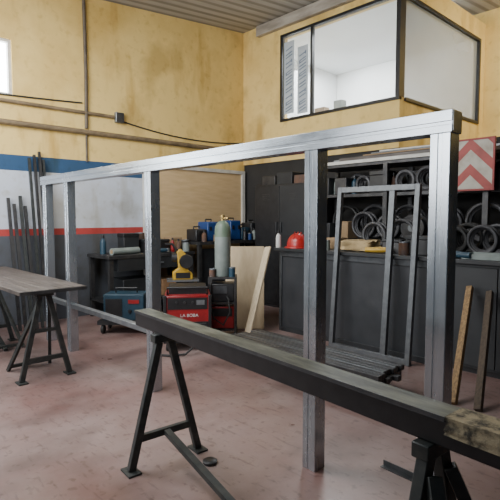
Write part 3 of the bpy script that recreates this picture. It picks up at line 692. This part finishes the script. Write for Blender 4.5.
# ---------- leaning metal frame ----------
xa, xb = Pb(332, 300, 4.42).x, Pb(409, 300, 4.42).x; xm = Pb(384, 300, 4.42).x
lf = thing('door_frame', 'dark grey steel door frame with a second upright leaning on the steel bench', 'door frame', ((xa+xb)/2, 4.42, 0))
lf.rotation_euler.x = -R(4.5)
hh = 1.84; cx = (xa+xb)/2
for x in (xa, xb): MB().box(x-cx-.027, x-cx+.027, -.025, .025, 0, hh).build('upright', M_mgs, lf, bev=.003)
MB().box(xm-cx-.032, xm-cx+.032, -.025, .025, .06, hh-.06).build('inner_upright', M_mgs, lf, bev=.003)
MB().box(xa-cx+.027, xb-cx-.027, -.025, .025, hh-.06, hh).build('top_rail', M_mgs, lf, bev=.003)
MB().box(xa-cx+.027, xb-cx-.027, -.025, .025, 0, .06).build('bottom_rail', M_mgs, lf, bev=.003)

# ---------- tube stack on dolly ----------
dl = thing('dolly', 'low dark dolly on casters carrying the stack of steel tubes', 'dolly', (-2.88, 3.45, 0))
MB().box(-.75, .75, -.27, .27, .14, .17).build('deck', M_black, dl)
for sx in (-.66, .66):
    for sy in (-.21, .21):
        cw = MB().lathe([(0,-.02),(.05,-.02),(.06,-.01),(.06,.01),(.05,.02),(0,.02)], (sx, sy, .06), 20, (.9,.4,0)).build('caster', M_rub, dl)
        MB().box(sx-.03, sx+.03, sy-.03, sy+.03, .118, .14).build('bracket', M_galv2, cw)
for k in range(14):
    rw, j = divmod(k, 7)
    y = 3.24+j*.064+rw*.02; L = random.uniform(1.72, 1.84)/2
    o = MB().box(-L, L, -.027, .027, 0, .045).build('steel_tube', M_mill if k % 3 else M_dgs, loc=(-2.88+random.uniform(-.04,.04), y, .17+rw*.0455), bev=.005)
    tag(o, 'dark square steel tube in the low stack on the dolly', 'steel tube', 'steel tubes stacked on the dolly')

# ---------- leaning plank, sheet, sticks at right ----------
def lean(name, base, top, w_, t_, mt, lab, cat, grp=None, up=(0,1,0)):
    base, top = Vector(base), Vector(top); o = MB()
    o.bar((0,0,0), top-base, w_, t_, up); return tag(o.build(name, mt, loc=base, bev=.003), lab, cat, grp)
b_ = Pz(247, 338); t_ = Pb(268, 247, 4.52)
lean('plank', (b_.x, b_.y, .012), t_, .11, .025, M_pal, 'pale wooden plank leaning against the end of the steel bench', 'plank')
cpos = Fh*6.75 + Rt*(-.14)
cbn = thing('cabinet', 'dark narrow cabinet behind the leaning plywood sheet', 'cabinet', (cpos.x, cpos.y, 0), TH)
MB().box(-.21, .21, -.16, .16, .05, .98).build('body', M_cabd, cbn, bev=.006); MB().box(-.19, .19, -.14, .14, 0, .05).build('plinth', M_black, cbn)
MB().box(-.20, .20, -.175, -.16, .08, .95).build('door', M_cabd, cbn, bev=.003)
bs = Fh*6.34 + Rt*(-.07); ts = Fh*6.535 + Rt*(-.07)
lean('plywood_sheet', (bs.x, bs.y, .008), (ts.x, ts.y, 1.10), .52, .016, M_ply2, 'broad light plywood sheet leaning right of the gas cylinder', 'sheet', None, tuple(Fh))
b_ = Pz(453, 405); t_ = Pb(470, 287, 4.5)
lean('wooden_stick', (b_.x, b_.y, .012), t_, .055, .045, M_bam, 'rough brown wooden stick leaning on the dark cabinet right of the post', 'stick')
b_ = Pz(478, 412); t_ = Pb(490, 292, 4.5)
lean('wooden_stick', (b_.x, b_.y, .012), t_, .055, .045, M_dstk, 'darker rough wooden stick leaning nearest the right edge', 'stick')

# ---------- camera and light ----------
cd = bpy.data.cameras.new('camera'); cd.sensor_width = 36; cd.lens = 36*F/500; cd.clip_start = .02
co = bpy.data.objects.new('camera', cd); C.objects.link(co); co.location = CAM; co.rotation_euler = (R(90)-PIT, 0, TH); SC.camera = co
W = bpy.data.worlds.new('world'); SC.world = W; W.use_nodes = True
W.node_tree.nodes['Background'].inputs[0].default_value = (.78, .89, 1, 1); W.node_tree.nodes['Background'].inputs[1].default_value = .13
def area(loc, tgt, sx, sy, pw, col=(1,1,1), spread=180):
    l = bpy.data.lights.new('area', 'AREA'); l.shape = 'RECTANGLE'; l.size = sx; l.size_y = sy; l.energy = pw; l.color = col; l.spread = R(spread)
    o = bpy.data.objects.new('area_light', l); C.objects.link(o); o.location = loc
    o.rotation_euler = (Vector(tgt)-Vector(loc)).to_track_quat('-Z', 'Y').to_euler(); return o
area((-4.4, 1.0, 4.0), (-5.0, 2.4, 0), 2.8, 1.6, 205, (.97,.985,1))
area((-3.2, -2.2, 2.8), (-6.0, 5, 3.0), 3.4, 2.0, 170, (.97,.985,1), 120)
area((-6.75, -.6, 2.3), (-1.5, 2.6, .8), 1.8, 1.6, 90, (.88,.95,1))
area((-5.4, 7.9, 4.75), (-5.2, 8.2, 2.5), 2.6, 1.8, 320, (.93,.975,1))
area((-.8, 8.0, 4.9), (-1.6, 9.4, 3.4), 2.5, 1, 150, (1,.94,.80))
